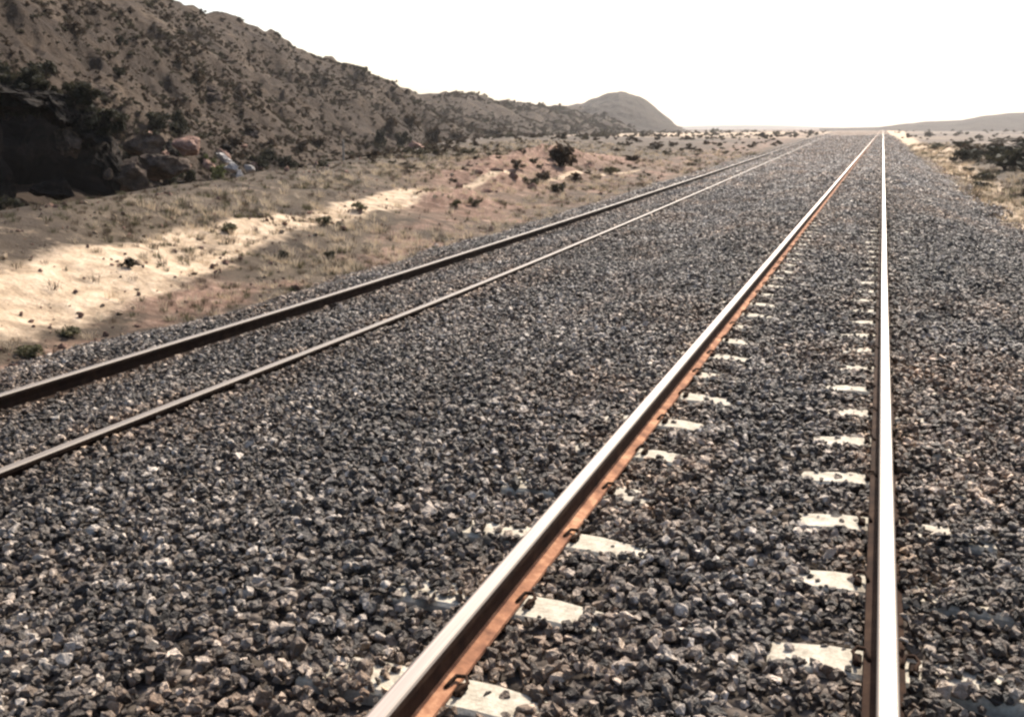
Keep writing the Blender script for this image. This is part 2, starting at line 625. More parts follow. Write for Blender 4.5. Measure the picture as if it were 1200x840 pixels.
hA, hR, hZ = hill('hill', NEAR, 520, 190, M['hill'], 0.085, 3, cave=cave)
hill('hill', [(540, 130, 560, 850), (620, 124, 560, 850), (655, 122.5, 560, 850), (680, 119, 560, 850), (700, 110, 550, 840), (713, 106, 550, 840), (726, 102.5, 550, 840),
              (742, 108.5, 550, 840), (757, 118, 560, 850), (775, 134, 580, 860), (790, 146, 600, 870), (803, 151, 620, 880)],
     220, 90, M['farhill'], 0.1, 9, 1.4, 1.0)
hill('hill', [(960, 151, 950, 1250), (1030, 150, 950, 1250), (1060, 145, 900, 1200), (1100, 142.5, 900, 1200), (1125, 141, 900, 1200), (1150, 136, 860, 1150), (1180, 133, 860, 1150),
              (1230, 131, 860, 1150), (1300, 134, 860, 1150), (1450, 128, 860, 1150), (1700, 138, 860, 1150), (2300, 150, 860, 1150)],
     220, 40, M['farhill'], 0.03, 15, 1.5, 1.0)
hill('hill', [(700, 151, 3000, 3600), (790, 148.5, 3000, 3600), (850, 147, 3000, 3600), (900, 147.5, 3000, 3600), (950, 149, 3000, 3600), (1010, 151, 3000, 3600)],
     80, 24, M['farhill'], 0.02, 19, 1.4, 1.0)


def hill_at(px, s_or_py, by_py=True):
    """point on the near hill seen at a photo position"""
    a, e = dirs(px, s_or_py)
    i = int(np.clip(np.searchsorted(hA, a), 0, len(hA) - 1))
    el = (hZ[i] - H) / hR[i]
    n = 190
    j = np.argmax(el[:n] >= e) if (el[:n] >= e).any() else n - 1
    return Vector((hR[i, j] * math.sin(hA[i]), hR[i, j] * math.cos(hA[i]), hZ[i, j]))


# ================================================================ RAILS
def sweep(name, prof, path, mats, parent, midx=None, closed=True):
    """a cross-section (x, z) swept along path of (x, y, z)"""
    n = len(prof)
    P = np.asarray(path)
    V = np.zeros((len(P), n, 3))
    for i, (px, pz) in enumerate(prof):
        V[:, i, 0] = P[:, 0] + px
        V[:, i, 1] = P[:, 1]
        V[:, i, 2] = P[:, 2] + pz
    F_, mi = [], []
    for k in range(len(P) - 1):
        for i in range(n):
            j = (i + 1) % n
            F_.append([k * n + i, (k + 1) * n + i, (k + 1) * n + j, k * n + j])
            mi.append(midx[i] if midx else 0)
    F_.append(list(range(n)))
    mi.append(1 if midx else 0)
    F_.append(list(range((len(P) - 1) * n, len(P) * n))[::-1])
    mi.append(1 if midx else 0)
    return link(name, mesh_np(name, V.reshape(-1, 3), F_, mats, False, mi), parent)


HEAD = [(-0.030, -0.0015), (-0.022, 0.0), (0.022, 0.0), (0.030, -0.0015), (0.0355, -0.008), (0.0365, -0.034), (0.012, -0.045), (-0.012, -0.045), (-0.0365, -0.034), (-0.0355, -0.008)]
HMID = [2, 0, 2, 2, 1, 1, 1, 1, 1, 2]
WEB = [(-0.0095, -0.044), (0.0095, -0.044), (0.0085, -0.085), (0.014, -0.132), (-0.014, -0.132), (-0.0085, -0.085)]
FOOT = [(-0.016, -0.131), (0.016, -0.131), (0.072, -0.147), (0.074, -0.16), (-0.074, -0.16), (-0.072, -0.147)]


def rail(label, xf, drop, y1, top, web, foot):
    ys = axis(-6, y1, 0, 30, 1.0, 1.05)
    base = Vector((float(xf(0.0)), 0, -drop))
    P = []
    for y in ys:
        wob = 0.004 * mnoise.noise(Vector((y * 0.12, label.__len__(), 0))) + min(0.09, 0.00035 * max(0, y - 20)) * mnoise.noise(Vector((y * 0.02, 7, 0)))
        P.append((float(xf(y)) - base.x + wob, y, 0.003 * mnoise.noise(Vector((y * 0.1, 3, label.__len__())))))
    t = empty('steel_rail', base)
    tag(t, label, 'rail', 'steel rails of the two tracks')
    sweep('rail_head', HEAD, P, [top, web, M['top_dull']], t, HMID)
    sweep('rail_web', WEB, P, [web], t)
    sweep('rail_foot', FOOT, P, [foot], t)
    return t


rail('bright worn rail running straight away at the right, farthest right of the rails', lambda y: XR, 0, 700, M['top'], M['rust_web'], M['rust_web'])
rail('bright rail with rusty side slanting from the bottom edge, beside pale sleeper patches', lambda y: XL, 0, 700, M['top_dim_worn'], M['rust_web'], M['rust_pale'])
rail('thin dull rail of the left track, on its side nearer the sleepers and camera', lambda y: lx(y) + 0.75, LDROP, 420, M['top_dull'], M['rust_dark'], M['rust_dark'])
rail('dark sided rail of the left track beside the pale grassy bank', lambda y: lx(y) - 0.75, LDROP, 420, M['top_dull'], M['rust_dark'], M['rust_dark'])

# ================================================================ SLEEPERS
N_SL = 30
SL_Y0, SL_D = 2.17, 0.7055
SL_TOP = -0.168
sl_y = [SL_Y0 + SL_D * k for k in range(N_SL)]


def sleeper_mesh():
    bm = bmesh.new()
    L2 = 1.27
    xs = [-L2, -1.05, -0.95, -0.55, -0.3, 0, 0.3, 0.55, 0.95, 1.05, L2]
    top = [-0.012, 0, 0, 0, -0.022, -0.026, -0.022, 0, 0, 0, -0.012]
    wt = [0.095, 0.1, 0.1, 0.1, 0.088, 0.085, 0.088, 0.1, 0.1, 0.1, 0.095]
    rings = []
    for x, t, wd in zip(xs, top, wt):
        pts = [(-wd - 0.03, -0.2), (-wd - 0.005, t - 0.014), (-wd + 0.012, t), (wd - 0.012, t), (wd + 0.005, t - 0.014), (wd + 0.03, -0.2)]
        rings.append([bm.verts.new((x, y, z)) for y, z in pts])
    for a, b in zip(rings, rings[1:]):
        for i in range(6):
            j = (i + 1) % 6
            bm.faces.new((a[i], b[i], b[j], a[j]))
    bm.faces.new(rings[0]); bm.faces.new(rings[-1][::-1])
    bmesh.ops.recalc_face_normals(bm, faces=bm.faces)
    me = bpy.data.meshes.new('concrete_sleeper')
    bm.to_mesh(me); bm.free()
    me.materials.append(M['concrete'])
    return me


def tube_mesh(name, pts, r, material, seg=6):
    pts = [Vector(p) for p in pts]
    V, F_ = [], []
    for k, p in enumerate(pts):
        d = (pts[min(k + 1, len(pts) - 1)] - pts[max(k - 1, 0)]).normalized()
        u = d.orthogonal().normalized() if abs(d.z) > 0.9 else d.cross(Vector((0, 0, 1))).normalized()
        v = d.cross(u)
        rr = r[k] if isinstance(r, (list, tuple)) else r
        for i in range(seg):
            a = 2 * math.pi * i / seg
            V.append(p + (u * math.cos(a) + v * math.sin(a)) * rr)
    for k in range(len(pts) - 1):
        for i in range(seg):
            j = (i + 1) % seg
            F_.append([k * seg + i, k * seg + j, (k + 1) * seg + j, (k + 1) * seg + i])
    F_.append(list(range(seg))[::-1])
    F_.append(list(range((len(pts) - 1) * seg, len(pts) * seg)))
    return mesh_np(name, V, F_, material, True)


def clip_mesh(side):
    s = side
    pts = [(0.055 * s, -0.035, 0.022), (0.062 * s, -0.005, 0.03), (0.07 * s, 0.035, 0.034), (0.10 * s, 0.05, 0.03), (0.118 * s, 0.025, 0.022),
           (0.105 * s, -0.01, 0.02), (0.102 * s, -0.055, 0.016)]
    return tube_mesh('rail_clip', pts, 0.008, M['rust_web'])


sl_me = sleeper_mesh()
clip_me = {1: clip_mesh(1), -1: clip_mesh(-1)}


def shoulder_mesh():
    bm = bmesh.new()
    bmesh.ops.create_cube(bm, size=1, matrix=Matrix.Diagonal((0.035, 0.07, 0.03, 1)))
    bmesh.ops.bevel(bm, geom=bm.edges[:] , offset=0.006, segments=1, affect='EDGES')
    me = bpy.data.meshes.new('clip_shoulder')
    bm.to_mesh(me); bm.free()
    me.materials.append(M['rust_dark'])
    return me


sh_me = shoulder_mesh()
ORD = ['nearest', 'second', 'third', 'fourth', 'fifth', 'sixth', 'seventh', 'eighth', 'ninth', 'tenth', 'eleventh', 'twelfth', 'thirteenth', 'fourteenth',
       'fifteenth', 'sixteenth', 'seventeenth', 'eighteenth', 'nineteenth', 'twentieth', 'twenty-first', 'twenty-second', 'twenty-third', 'twenty-fourth',
       'twenty-fifth', 'twenty-sixth', 'twenty-seventh', 'twenty-eighth', 'twenty-ninth', 'thirtieth']
exp_in = {}
rs = random.Random(3)
for k, y in enumerate(sl_y):
    t = link('concrete_sleeper', sl_me)
    t.location = (XC + rs.uniform(-0.02, 0.02), y, SL_TOP)
    t.rotation_euler = (rs.uniform(-0.015, 0.015), rs.uniform(-0.004, 0.004), rs.uniform(-0.012, 0.012))
    if k == 0:
        lab = 'nearest pale concrete sleeper, showing by the slanting rail at the bottom edge'
    else:
        lab = ORD[k] + ' concrete sleeper up from the bottom edge, pale ends showing along the two bright rails'
    tag(t, lab, 'sleeper', 'concrete sleepers of the right track')
    for rx in (-GAUGE / 2, GAUGE / 2):
        for s in (-1, 1):
            c = link('rail_clip', clip_me[s], t)
            c.location = (rx, 0, 0.004)
            h = link('clip_shoulder', sh_me, t)
            h.location = (rx + s * 0.1, 0.0, 0.004)
    far = smooth(9, 16, y)
    exp_in[k] = (0.11 + rs.uniform(0.14, 0.36) * (1 - 0.2 * far), 0.11 + rs.uniform(0.14, 0.36) * (1 - 0.2 * far), rs.uniform(0.08, 0.2), rs.uniform(0.06, 0.18))
exp_in[2] = (0.36, 0.40, 0.15, 0.12)
exp_in[3] = (0.34, 0.39, 0.14, 0.15)
exp_in[4] = (0.26, 0.52, 0.1, 0.26)
exp_in[5] = (0.28, 0.46, 0.12, 0.12)


# ================================================================ scatter: one object of uncountable stuff
def scatter(name, P, scale, rot, idx, protos, label, cat, tone=None):
    c = bpy.data.collections.new(name + '_source')
    for i, me in enumerate(protos):
        o = bpy.data.objects.new('%s_%02d' % (name, i), me)
        c.objects.link(o)
    me = bpy.data.meshes.new(name)
    me.vertices.add(len(P))
    me.vertices.foreach_set('co', np.asarray(P, dtype=np.float32).ravel())
    a = me.attributes.new('scl', 'FLOAT_VECTOR', 'POINT')
    a.data.foreach_set('vector', np.asarray(scale, dtype=np.float32).ravel())
    a = me.attributes.new('rot', 'FLOAT_VECTOR', 'POINT')
    a.data.foreach_set('vector', np.asarray(rot, dtype=np.float32).ravel())
    a = me.attributes.new('idx', 'INT', 'POINT')
    a.data.foreach_set('value', np.asarray(idx, dtype=np.int32))
    if tone is not None:
        a = me.attributes.new('tone', 'FLOAT_VECTOR', 'POINT')
        a.data.foreach_set('vector', np.asarray(tone, dtype=np.float32).ravel())
    g = bpy.data.node_groups.new(name, 'GeometryNodeTree')
    g.interface.new_socket('Geometry', in_out='INPUT', socket_type='NodeSocketGeometry')
    g.interface.new_socket('Geometry', in_out='OUTPUT', socket_type='NodeSocketGeometry')
    N, L = g.nodes, g.links
    gi, go = N.new('NodeGroupInput'), N.new('NodeGroupOutput')
    ci = N.new('GeometryNodeCollectionInfo')
    ci.inputs['Collection'].default_value = c
    ci.inputs['Separate Children'].default_value = True
    ci.inputs['Reset Children'].default_value = True
    ip = N.new('GeometryNodeInstanceOnPoints')
    ip.inputs['Pick Instance'].default_value = True

    def named(n, t):
        q = N.new('GeometryNodeInputNamedAttribute')
        q.data_type = t
        q.inputs['Name'].default_value = n
        return q.outputs['Attribute']
    e2r = N.new('FunctionNodeEulerToRotation')
    L.new(named('rot', 'FLOAT_VECTOR'), e2r.inputs[0])
    L.new(gi.outputs[0], ip.inputs['Points'])
    L.new(ci.outputs[0], ip.inputs['Instance'])
    L.new(named('idx', 'INT'), ip.inputs['Instance Index'])
    L.new(e2r.outputs[0], ip.inputs['Rotation'])
    L.new(named('scl', 'FLOAT_VECTOR'), ip.inputs['Scale'])
    L.new(ip.outputs[0], go.inputs[0])
    o = link(name, me)
    md = o.modifiers.new('scatter', 'NODES')
    md.node_group = g
    tag(o, label, cat, None, 'stuff')
    return o


# ---------------------------------------------------------------- ballast stones
def stone_mesh(i):
    r = random.Random(100 + i)
    bm = bmesh.new()
    sx, sy, sz = r.uniform(0.75, 1.2), r.uniform(0.6, 0.95), r.uniform(0.5, 0.8)
    for k in range(r.randint(11, 16)):
        d = Vector((r.gauss(0, 1), r.gauss(0, 1), r.gauss(0, 1))).normalized() * r.uniform(0.8, 1.05)
        bm.verts.new((d.x * sx * 0.5, d.y * sy * 0.5, d.z * sz * 0.5))
    res = bmesh.ops.convex_hull(bm, input=bm.verts)
    bmesh.ops.delete(bm, geom=list({g for g in res['geom_interior'] if isinstance(g, bmesh.types.BMVert)}), context='VERTS')
    bmesh.ops.recalc_face_normals(bm, faces=bm.faces)
    me = bpy.data.meshes.new('stone')
    bm.to_mesh(me); bm.free()
    me.materials.append(M['stone'])
    return me


protos = [stone_mesh(i) for i in range(18)]
PX, PY, SC, UP = [], [], [], []


def band(y0, y1, xa, xb, dens, size):
    n = int((y1 - y0) * (xb - xa) * dens)
    y = RNG.uniform(y0, y1, n)
    x = RNG.uniform(xa, xb, n)
    ok = (x > bed_left(y) - 0.1 - 0.5 * RNG.random(n) ** 3) & (x < bed_right(y) + 0.1 + 0.6 * RNG.random(n) ** 3)
    x, y = x[ok], y[ok]
    s = size * np.clip(RNG.lognormal(0, 0.28, len(x)), 0.5, 1.9)
    PX.append(x); PY.append(y); SC.append(s)


band(-0.5, 9, -9.6, 3.8, 900, 0.052)
band(9, 18, -10, 3.8, 640, 0.059)
band(18, 34, -10.8, 3.8, 360, 0.070)
band(34, 80, -12.8, 3.8, 130, 0.10)
band(80, 170, -16, 3.8, 22, 0.13)
band(170, 330, -22, 3.8, 4, 0.18)
x = np.concatenate(PX); y = np.concatenate(PY); s = np.concatenate(SC)
z = bed_z(x, y) + 0.018 + RNG.uniform(-0.012, 0.03, len(x))
keep = np.ones(len(x), bool)
u = x - lx(y)
R_SIDE = x - XR
for xr, off in ((R_SIDE, 0), (x - XL, 0), (u - 0.75, 1), (u + 0.75, 1)):
    d = np.abs(xr)
    zr = (-LDROP if off else 0.0)
    keep &= ~(d < (0.05 + 0.25 * s if not off else 0.035 + 0.3 * s))
    near = d < 0.13
    if xr is R_SIDE:
        z = np.where((d < 0.2) & (xr > 0), z + 0.055 * (1 - d / 0.2) + 0.03, z)
        near &= xr < 0
        near &= fbm(y * 3.0, x * 3.0, 2, 77) < 0.12
    elif not off:
        z = np.where((d < 0.17) & (xr < 0), z + 0.03, z)
        near &= (xr > 0) & (fbm(y * 4.0, x * 2.0, 2, 78) < 0.06)
    z = np.where(near & (off == 0), np.minimum(z, zr - 0.168), z)
    z = np.where(near & (off == 1), np.minimum(z, zr - 0.055), z)
gr = fbm(x * 7, y * 7, 3, 71)
for k, yk in enumerate(sl_y):
    on = np.abs(y - yk) < 0.135
    core = np.abs(y - yk) < 0.084 + 0.1 * gr + 0.12 * s
    lin, rin, lout, rout = exp_in[k]
    edge = 0.22 * gr
    ex = ((x > XL) & (x < XL + lin + edge)) | ((x < XR) & (x > XR - rin + edge)) | ((x < XL) & (x > XL - lout + edge)) | ((x > XR) & (x < XR + rout + edge))
    keep &= ~(on & core & ex & (RNG.random(len(x)) < 0.92))
    inl = (x > XC - 1.3) & (x < XC + 1.3)
    z = np.where(on & inl & ~ex, np.maximum(z, SL_TOP + 0.012), z)
    exw = ((x > XL) & (x < XL + lin + 0.12)) | ((x < XR) & (x > XR - rin - 0.12))
    z = np.where((np.abs(y - yk + 0.05) < 0.26) & exw, np.minimum(z, SL_TOP - 0.004), z)
    z = np.where(on & inl & ex & (np.abs(y - yk) < 0.11), np.clip(z, SL_TOP - 0.006, SL_TOP + 0.012), z)
x, y, z, s = x[keep], y[keep], z[keep], s[keep]
n = len(x)
tn = 0.86 + 0.5 * fbm(x * 0.8, y * 0.45, 4, 73) + 1.0 * smooth(8, 70, y)  # far stones lightened in colour to imitate haze
br = np.clip(0.14 + 0.9 * fbm(x * 1.1, y * 0.6, 4, 75), 0, 0.6)
for xr in (x - XR, x - XL, x - lx(y) - 0.75, x - lx(y) + 0.75):
    br = np.maximum(br, 0.75 * np.exp(-(xr / 0.3) ** 2) * np.clip(0.6 + fbm(x * 2, y * 1.2, 3, 76), 0, 1))
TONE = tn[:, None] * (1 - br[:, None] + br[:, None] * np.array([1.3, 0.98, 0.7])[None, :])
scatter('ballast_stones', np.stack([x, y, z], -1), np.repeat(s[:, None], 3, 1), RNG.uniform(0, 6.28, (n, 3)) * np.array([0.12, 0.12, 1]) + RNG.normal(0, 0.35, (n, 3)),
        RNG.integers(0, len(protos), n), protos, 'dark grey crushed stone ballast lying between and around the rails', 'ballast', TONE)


# ---------------------------------------------------------------- vegetation
def tuft_mesh(i, material, blades, hgt, spread, lean, wid):
    r = random.Random(500 + i)
    V, F_ = [], []
    for k in range(blades):
        a = r.uniform(0, 6.283)
        d = r.random() ** 0.7 * spread
        b = Vector((math.cos(a) * d, math.sin(a) * d, -0.03))
        h = hgt * r.uniform(0.5, 1.1)
        ln = r.uniform(0.2, 1.0) * lean
        dirv = Vector((math.cos(a + r.uniform(-0.7, 0.7)), math.sin(a + r.uniform(-0.7, 0.7)), 0))
        tip = b + dirv * ln * h + Vector((0, 0, h))
        midp = b + dirv * ln * h * 0.35 + Vector((0, 0, h * 0.6))
        sd_ = Vector((-dirv.y, dirv.x, 0)) * wid * r.uniform(0.6, 1.3)
        o = len(V)
        V += [b - sd_, b + sd_, midp + sd_ * 0.7, midp - sd_ * 0.7, tip]
        F_ += [[o, o + 1, o + 2, o + 3], [o + 3, o + 2, o + 4]]
    return mesh_np('tuft', V, F_, material)


def bush_parts(seed, material, leaves=420, size=0.085, clumps=9, flat=0.75):
    """unit bush (radius about 0.5, height about 0.8): leafy clumps on a fan of twigs"""
    r = random.Random(seed)
    V, F_ = [], []
    tips = []
    for c in range(clumps):
        a = r.uniform(0, 6.283)
        rad = r.uniform(0.05, 0.42)
        tips.append((Vector((math.cos(a) * rad, math.sin(a) * rad, (0.2 + 0.55 * r.random()) * flat)), r.uniform(0.12, 0.24)))
    for k in range(leaves):
        c, cr = tips[k % clumps]
        d = Vector((r.gauss(0, 1), r.gauss(0, 1), r.gauss(0, 0.8))).normalized() * cr * r.random() ** 0.4
        p = c + d
        p.z = max(p.z, 0.01)
        ax = Vector((r.gauss(0, 1), r.gauss(0, 1), r.gauss(0, 1))).normalized()
        u_ = ax.orthogonal().normalized()
        v_ = ax.cross(u_)
        sz = size * r.uniform(0.5, 1.3)
        o = len(V)
        V += [p - u_ * sz, p + v_ * sz * 0.45, p + u_ * sz, p - v_ * sz * 0.45]
        F_.append([o, o + 1, o + 2, o + 3])
    fol = mesh_np('foliage', V, F_, material)
    V, F_ = [], []
    for c, cr in tips:
        p0 = Vector((c.x * 0.12, c.y * 0.12, -0.08))
        pts = [p0, p0.lerp(c, 0.5) + Vector((r.uniform(-0.04, 0.04), r.uniform(-0.04, 0.04), 0.05)), c + Vector((0, 0, cr * 0.5))]
        tm = tube_mesh('t', pts, [0.022, 0.014, 0.005], M['bark'], 4)
        o = len(V)
        V += [v.co.copy() for v in tm.vertices]
        F_ += [[o + i for i in p.vertices] for p in tm.polygons]
        bpy.data.meshes.remove(tm)
    stem = mesh_np('stems', V, F_, M['bark'])
    return fol, stem


def merged(seed, material, **kw):
    f, st = bush_parts(seed, material, **kw)
    V = [v.co.copy() for v in f.vertices]
    F_ = [list(p.vertices) for p in f.polygons]
    nF = len(F_)
    o = len(V)
    V += [v.co.copy() for v in st.vertices]
    F_ += [[o + i for i in p.vertices] for p in st.polygons]
    return mesh_np('scrub_bush', V, F_, [material, M['bark']], False, [0] * nF + [1] * (len(F_) - nF))


KIND = {k: [bush_parts(40 + 7 * i + j, M[k], leaves=520) for j in range(3)] for i, k in enumerate(('leaf_dark', 'leaf_brown', 'leaf_olive', 'leaf_green'))}


def bush(name, loc, wid, hgt, kind, label, group=None, rz=None, v=0):
    t = empty(name, loc)
    t.rotation_euler.z = random.uniform(0, 6.28) if rz is None else rz
    t.scale = (wid, wid, hgt / 0.75)
    f, st = KIND[kind][v % 3]
    link('foliage', f, t)
    link('stems', st, t)
    tag(t, label, 'bush', group)
    return t


def gpos(px, py, it=14):
    """ground point under a photo position"""
    x, y, z = ray(px, py)
    k = 1.0
    for q in range(400):
        X, Y = x * k, y * k
        if H + z * k <= float(ground_z(np.array([X]), np.array([Y]))[0]):
            break
        k *= 1.02
    return Vector((X, Y, float(ground_z(np.array([X]), np.array([Y]))[0])))


def pxm(p):
    """metres per photo pixel at a point"""
    return math.hypot(p.x, p.y) / F


# grass on the pale strip and the bank
gp = []
for (n_, ya, yb, ta, tb, sc) in ((1500, 3, 18, -0.02, 0.75, 0.5), (2600, 15, 45, -0.02, 0.85, 0.75), (2200, 40, 110, 0.0, 1.0, 1.2), (2800, 3, 60, 0.42, 1.1, 0.55)):
    Y = RNG.uniform(ya, yb, n_)
    T = RNG.uniform(ta, tb, n_)
    eL_ = lx(Y) - 2.4
    X = eL_ - T * (eL_ - crest_x(Y))
    k = fbm(X * 0.6, Y * 0.35, 4, 81) + 0.25 * RNG.normal(size=n_) > 0.04
    if n_ != 2800:
        k &= strip_mask(X, Y, 0, 0) < RNG.uniform(0.0, 2.0, n_)
    gp.append(np.stack([X[k], Y[k], sc * RNG.uniform(0.5, 1.25, k.sum()), np.full(k.sum(), 0.0 if n_ == 2800 else (0.62 if n_ == 2600 else 0.4))], -1))
for (n_, ya, yb, xa, xb, sc) in ((1500, 10, 45, 2.9, 6.5, 0.85), (2500, 40, 140, 2.9, 10, 1.4)):
    Y = RNG.uniform(ya, yb, n_)
    X = xa + (xb - xa) * RNG.random(n_) ** 1.4
    k = fbm(X * 0.6, Y * 0.35, 4, 83) + 0.25 * RNG.normal(size=n_) > -0.02
    gp.append(np.stack([X[k], Y[k], sc * RNG.uniform(0.5, 1.2, k.sum()), np.full(k.sum(), 0.4)], -1))
G = np.concatenate(gp)
n = len(G)
gz = ground_z(G[:, 0], G[:, 1])
tufts = [tuft_mesh(i, M['straw'], 34, 0.26, 0.16, 0.9, 0.006) for i in range(5)] + [tuft_mesh(20 + i, M['leaf_olive'], 30, 0.2, 0.14, 0.8, 0.007) for i in range(2)] \
    + [tuft_mesh(30 + i, M['leaf_brown'], 30, 0.22, 0.15, 0.9, 0.007) for i in range(2)]
gi_ = np.where(RNG.random(n) < G[:, 3], RNG.integers(0, 5, n), RNG.integers(5, 9, n))
scatter('dry_grass', np.stack([G[:, 0], G[:, 1], gz], -1), np.repeat(G[:, 2:3], 3, 1), np.stack([0 * gz, 0 * gz, RNG.uniform(0, 6.28, n)], -1), gi_, tufts,
        'pale dry grass tufts on the bank beside the left track', 'grass')

# loose stones strewn over bank, verge and hill foot
n_ = 5000
Y = np.exp(RNG.uniform(math.log(3), math.log(70), n_))
T = RNG.uniform(-0.05, 1.15, n_)
X = np.where(RNG.random(n_) < 0.8, lx(Y) - 2.4 - T * (lx(Y) - 2.4 - crest_x(Y)), 3.0 + 4.0 * RNG.random(n_))
k = fbm(X * 0.8, Y * 0.5, 4, 85) + 0.3 * RNG.normal(size=n_) > 0.0
X, Y = X[k], Y[k]
sz = (0.03 + 0.0018 * Y) * RNG.lognormal(0, 0.5, len(X))
protos2 = []
for i in range(8):
    q = protos[i].copy()
    q.materials.clear()
    q.materials.append(M['rock_red'] if i % 3 else M['rock_tan'])
    protos2.append(q)
scatter('loose_stones', np.stack([X, Y, ground_z(X, Y) + 0.15 * sz], -1), np.repeat(sz[:, None], 3, 1), RNG.uniform(0, 6.28, (len(X), 3)) * np.array([0.1, 0.1, 1]),
        RNG.integers(0, 8, len(X)), protos2, 'small loose stones strewn over the earth bank and the verges', 'stones')

# scrub cover on the hillside: the many small ones
hs = []
n_ = 42000
ia = RNG.integers(4, len(hA) - 4, n_)
jr = (RNG.random(n_) ** 0.8 * 185).astype(int)
X = hR[ia, jr] * np.sin(hA[ia]); Y = hR[ia, jr] * np.cos(hA[ia]); Z = hZ[ia, jr]
k = (fbm(X * 0.09, Y * 0.05, 4, 91) + 0.22 * RNG.normal(size=n_) > 0.0) & (hR[ia, jr] > 46)
X, Y, Z = X[k], Y[k], Z[k]
d = np.hypot(X, Y)
sz = np.clip(0.16 + d * 0.0021, 0.2, 1.4) * RNG.lognormal(0, 0.42, len(X))
hp = [merged(200 + i, M[m_], leaves=150, size=0.13, clumps=7) for i, m_ in enumerate(('leaf_brown', 'scrub_a', 'scrub_b', 'scrub_a', 'scrub_b', 'leaf_brown'))]
scatter('hillside_scrub', np.stack([X, Y, Z - 0.05], -1), np.stack([sz, sz, sz * RNG.uniform(0.6, 1.0, len(X))], -1),
        np.stack([0 * X, 0 * X, RNG.uniform(0, 6.28, len(X))], -1), RNG.integers(0, 6, len(X)), hp, 'low brown and olive scrub dotted over the hillside', 'scrub')

# scrub on the plain
n_ = 5200
Y = np.exp(RNG.uniform(math.log(30), math.log(900), n_))
side = RNG.random(n_)
X = np.where(side < 0.55, lx(Y) - 3.5 - RNG.random(n_) * (8 + 0.45 * Y), 5.0 + RNG.random(n_) * (10 + 0.7 * Y))
k = fbm(X * 0.05, Y * 0.03, 3, 95) + 0.25 * RNG.normal(size=n_) > 0.02
X, Y = X[k], Y[k]
Z = ground_z(X, Y)
d = np.hypot(X, Y)
sz = np.clip(0.3 + d * 0.004, 0.35, 2.2) * RNG.lognormal(0, 0.35, len(X))
scatter('plain_scrub', np.stack([X, Y, Z - 0.03], -1), np.stack([sz, sz, sz * 0.65], -1),
        np.stack([0 * X, 0 * X, RNG.uniform(0, 6.28, len(X))], -1), RNG.integers(0, 6, len(X)), hp, 'small scrub dotted over the flat land beside the tracks', 'scrub')


# ================================================================ ROCKS
def rock_mesh(seed, material, sub=4, amp=0.35, planes=15):
    r = random.Random(seed)
    bm = bmesh.new()
    bmesh.ops.create_icosphere(bm, subdivisions=sub, radius=1)
    pl = [(Vector((r.gauss(0, 1), r.gauss(0, 1), r.gauss(0, 1))).normalized(), r.uniform(0.5, 0.92)) for _ in range(planes)]
    for v in bm.verts:
        p = v.co.copy()
        for nrm, dd in pl:
            e = p.dot(nrm) - dd
            if e > 0:
                p -= nrm * e
        q = Vector(v.co) * 1.6 + Vector((seed * 3.1, 0, 0))
        p += v.co.normalized() * amp * (0.5 * mnoise.noise(q) + 0.25 * mnoise.noise(q * 2.3) + 0.16 * mnoise.noise(q * 5.1) + 0.1 * mnoise.noise(q * 11) - 0.3 * max(0.0, 0.16 - abs(mnoise.noise(q * 1.7 + Vector((5, 5, 5))))))
        v.co = p
    me = bpy.data.meshes.new('rock')
    bm.to_mesh(me); bm.free()
    me.materials.append(material)
    return me


def rock(name, px, py, D, sx, sy, sz, material, label, seed, rot=(0, 0, 0), group=None, sub=4, amp=0.35):
    o = link(name, rock_mesh(seed, material, sub, amp))
    o.location = at_dist(px, py, D)
    o.scale = (sx, sy, sz)
    a, _ = dirs(px, py)
    o.rotation_euler = (rot[0], rot[1], -a + rot[2])
    tag(o, label, 'rock', group)
    return o


# the dark rocky hollow at the foot of the hill, far left
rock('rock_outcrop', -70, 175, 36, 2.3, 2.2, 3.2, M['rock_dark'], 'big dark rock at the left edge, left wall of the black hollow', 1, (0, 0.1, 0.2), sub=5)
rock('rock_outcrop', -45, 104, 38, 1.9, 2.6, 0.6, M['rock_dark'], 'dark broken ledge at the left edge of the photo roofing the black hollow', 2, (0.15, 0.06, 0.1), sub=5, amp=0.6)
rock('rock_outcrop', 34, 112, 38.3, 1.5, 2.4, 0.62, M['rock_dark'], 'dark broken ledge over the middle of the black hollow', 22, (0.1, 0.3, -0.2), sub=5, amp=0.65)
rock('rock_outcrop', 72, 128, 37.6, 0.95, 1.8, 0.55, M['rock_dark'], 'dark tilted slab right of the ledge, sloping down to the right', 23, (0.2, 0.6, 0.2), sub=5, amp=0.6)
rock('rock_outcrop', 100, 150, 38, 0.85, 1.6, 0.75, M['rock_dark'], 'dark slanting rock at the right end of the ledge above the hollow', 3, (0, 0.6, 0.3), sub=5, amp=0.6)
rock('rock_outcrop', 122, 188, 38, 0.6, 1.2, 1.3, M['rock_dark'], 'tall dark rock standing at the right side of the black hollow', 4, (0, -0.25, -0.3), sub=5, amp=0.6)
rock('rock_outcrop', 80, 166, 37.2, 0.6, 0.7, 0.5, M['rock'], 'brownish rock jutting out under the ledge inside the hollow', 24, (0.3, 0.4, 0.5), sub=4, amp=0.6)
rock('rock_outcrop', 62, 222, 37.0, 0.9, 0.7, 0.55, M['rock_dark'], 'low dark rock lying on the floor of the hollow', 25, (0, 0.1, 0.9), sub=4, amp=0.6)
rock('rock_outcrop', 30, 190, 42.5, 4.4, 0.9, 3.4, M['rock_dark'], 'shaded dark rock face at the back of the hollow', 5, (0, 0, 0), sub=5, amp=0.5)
rock('rock_outcrop', 150, 205, 38, 0.85, 0.9, 0.7, M['rock'], 'brown boulder right of the dark hollow at the foot of the hill', 6)
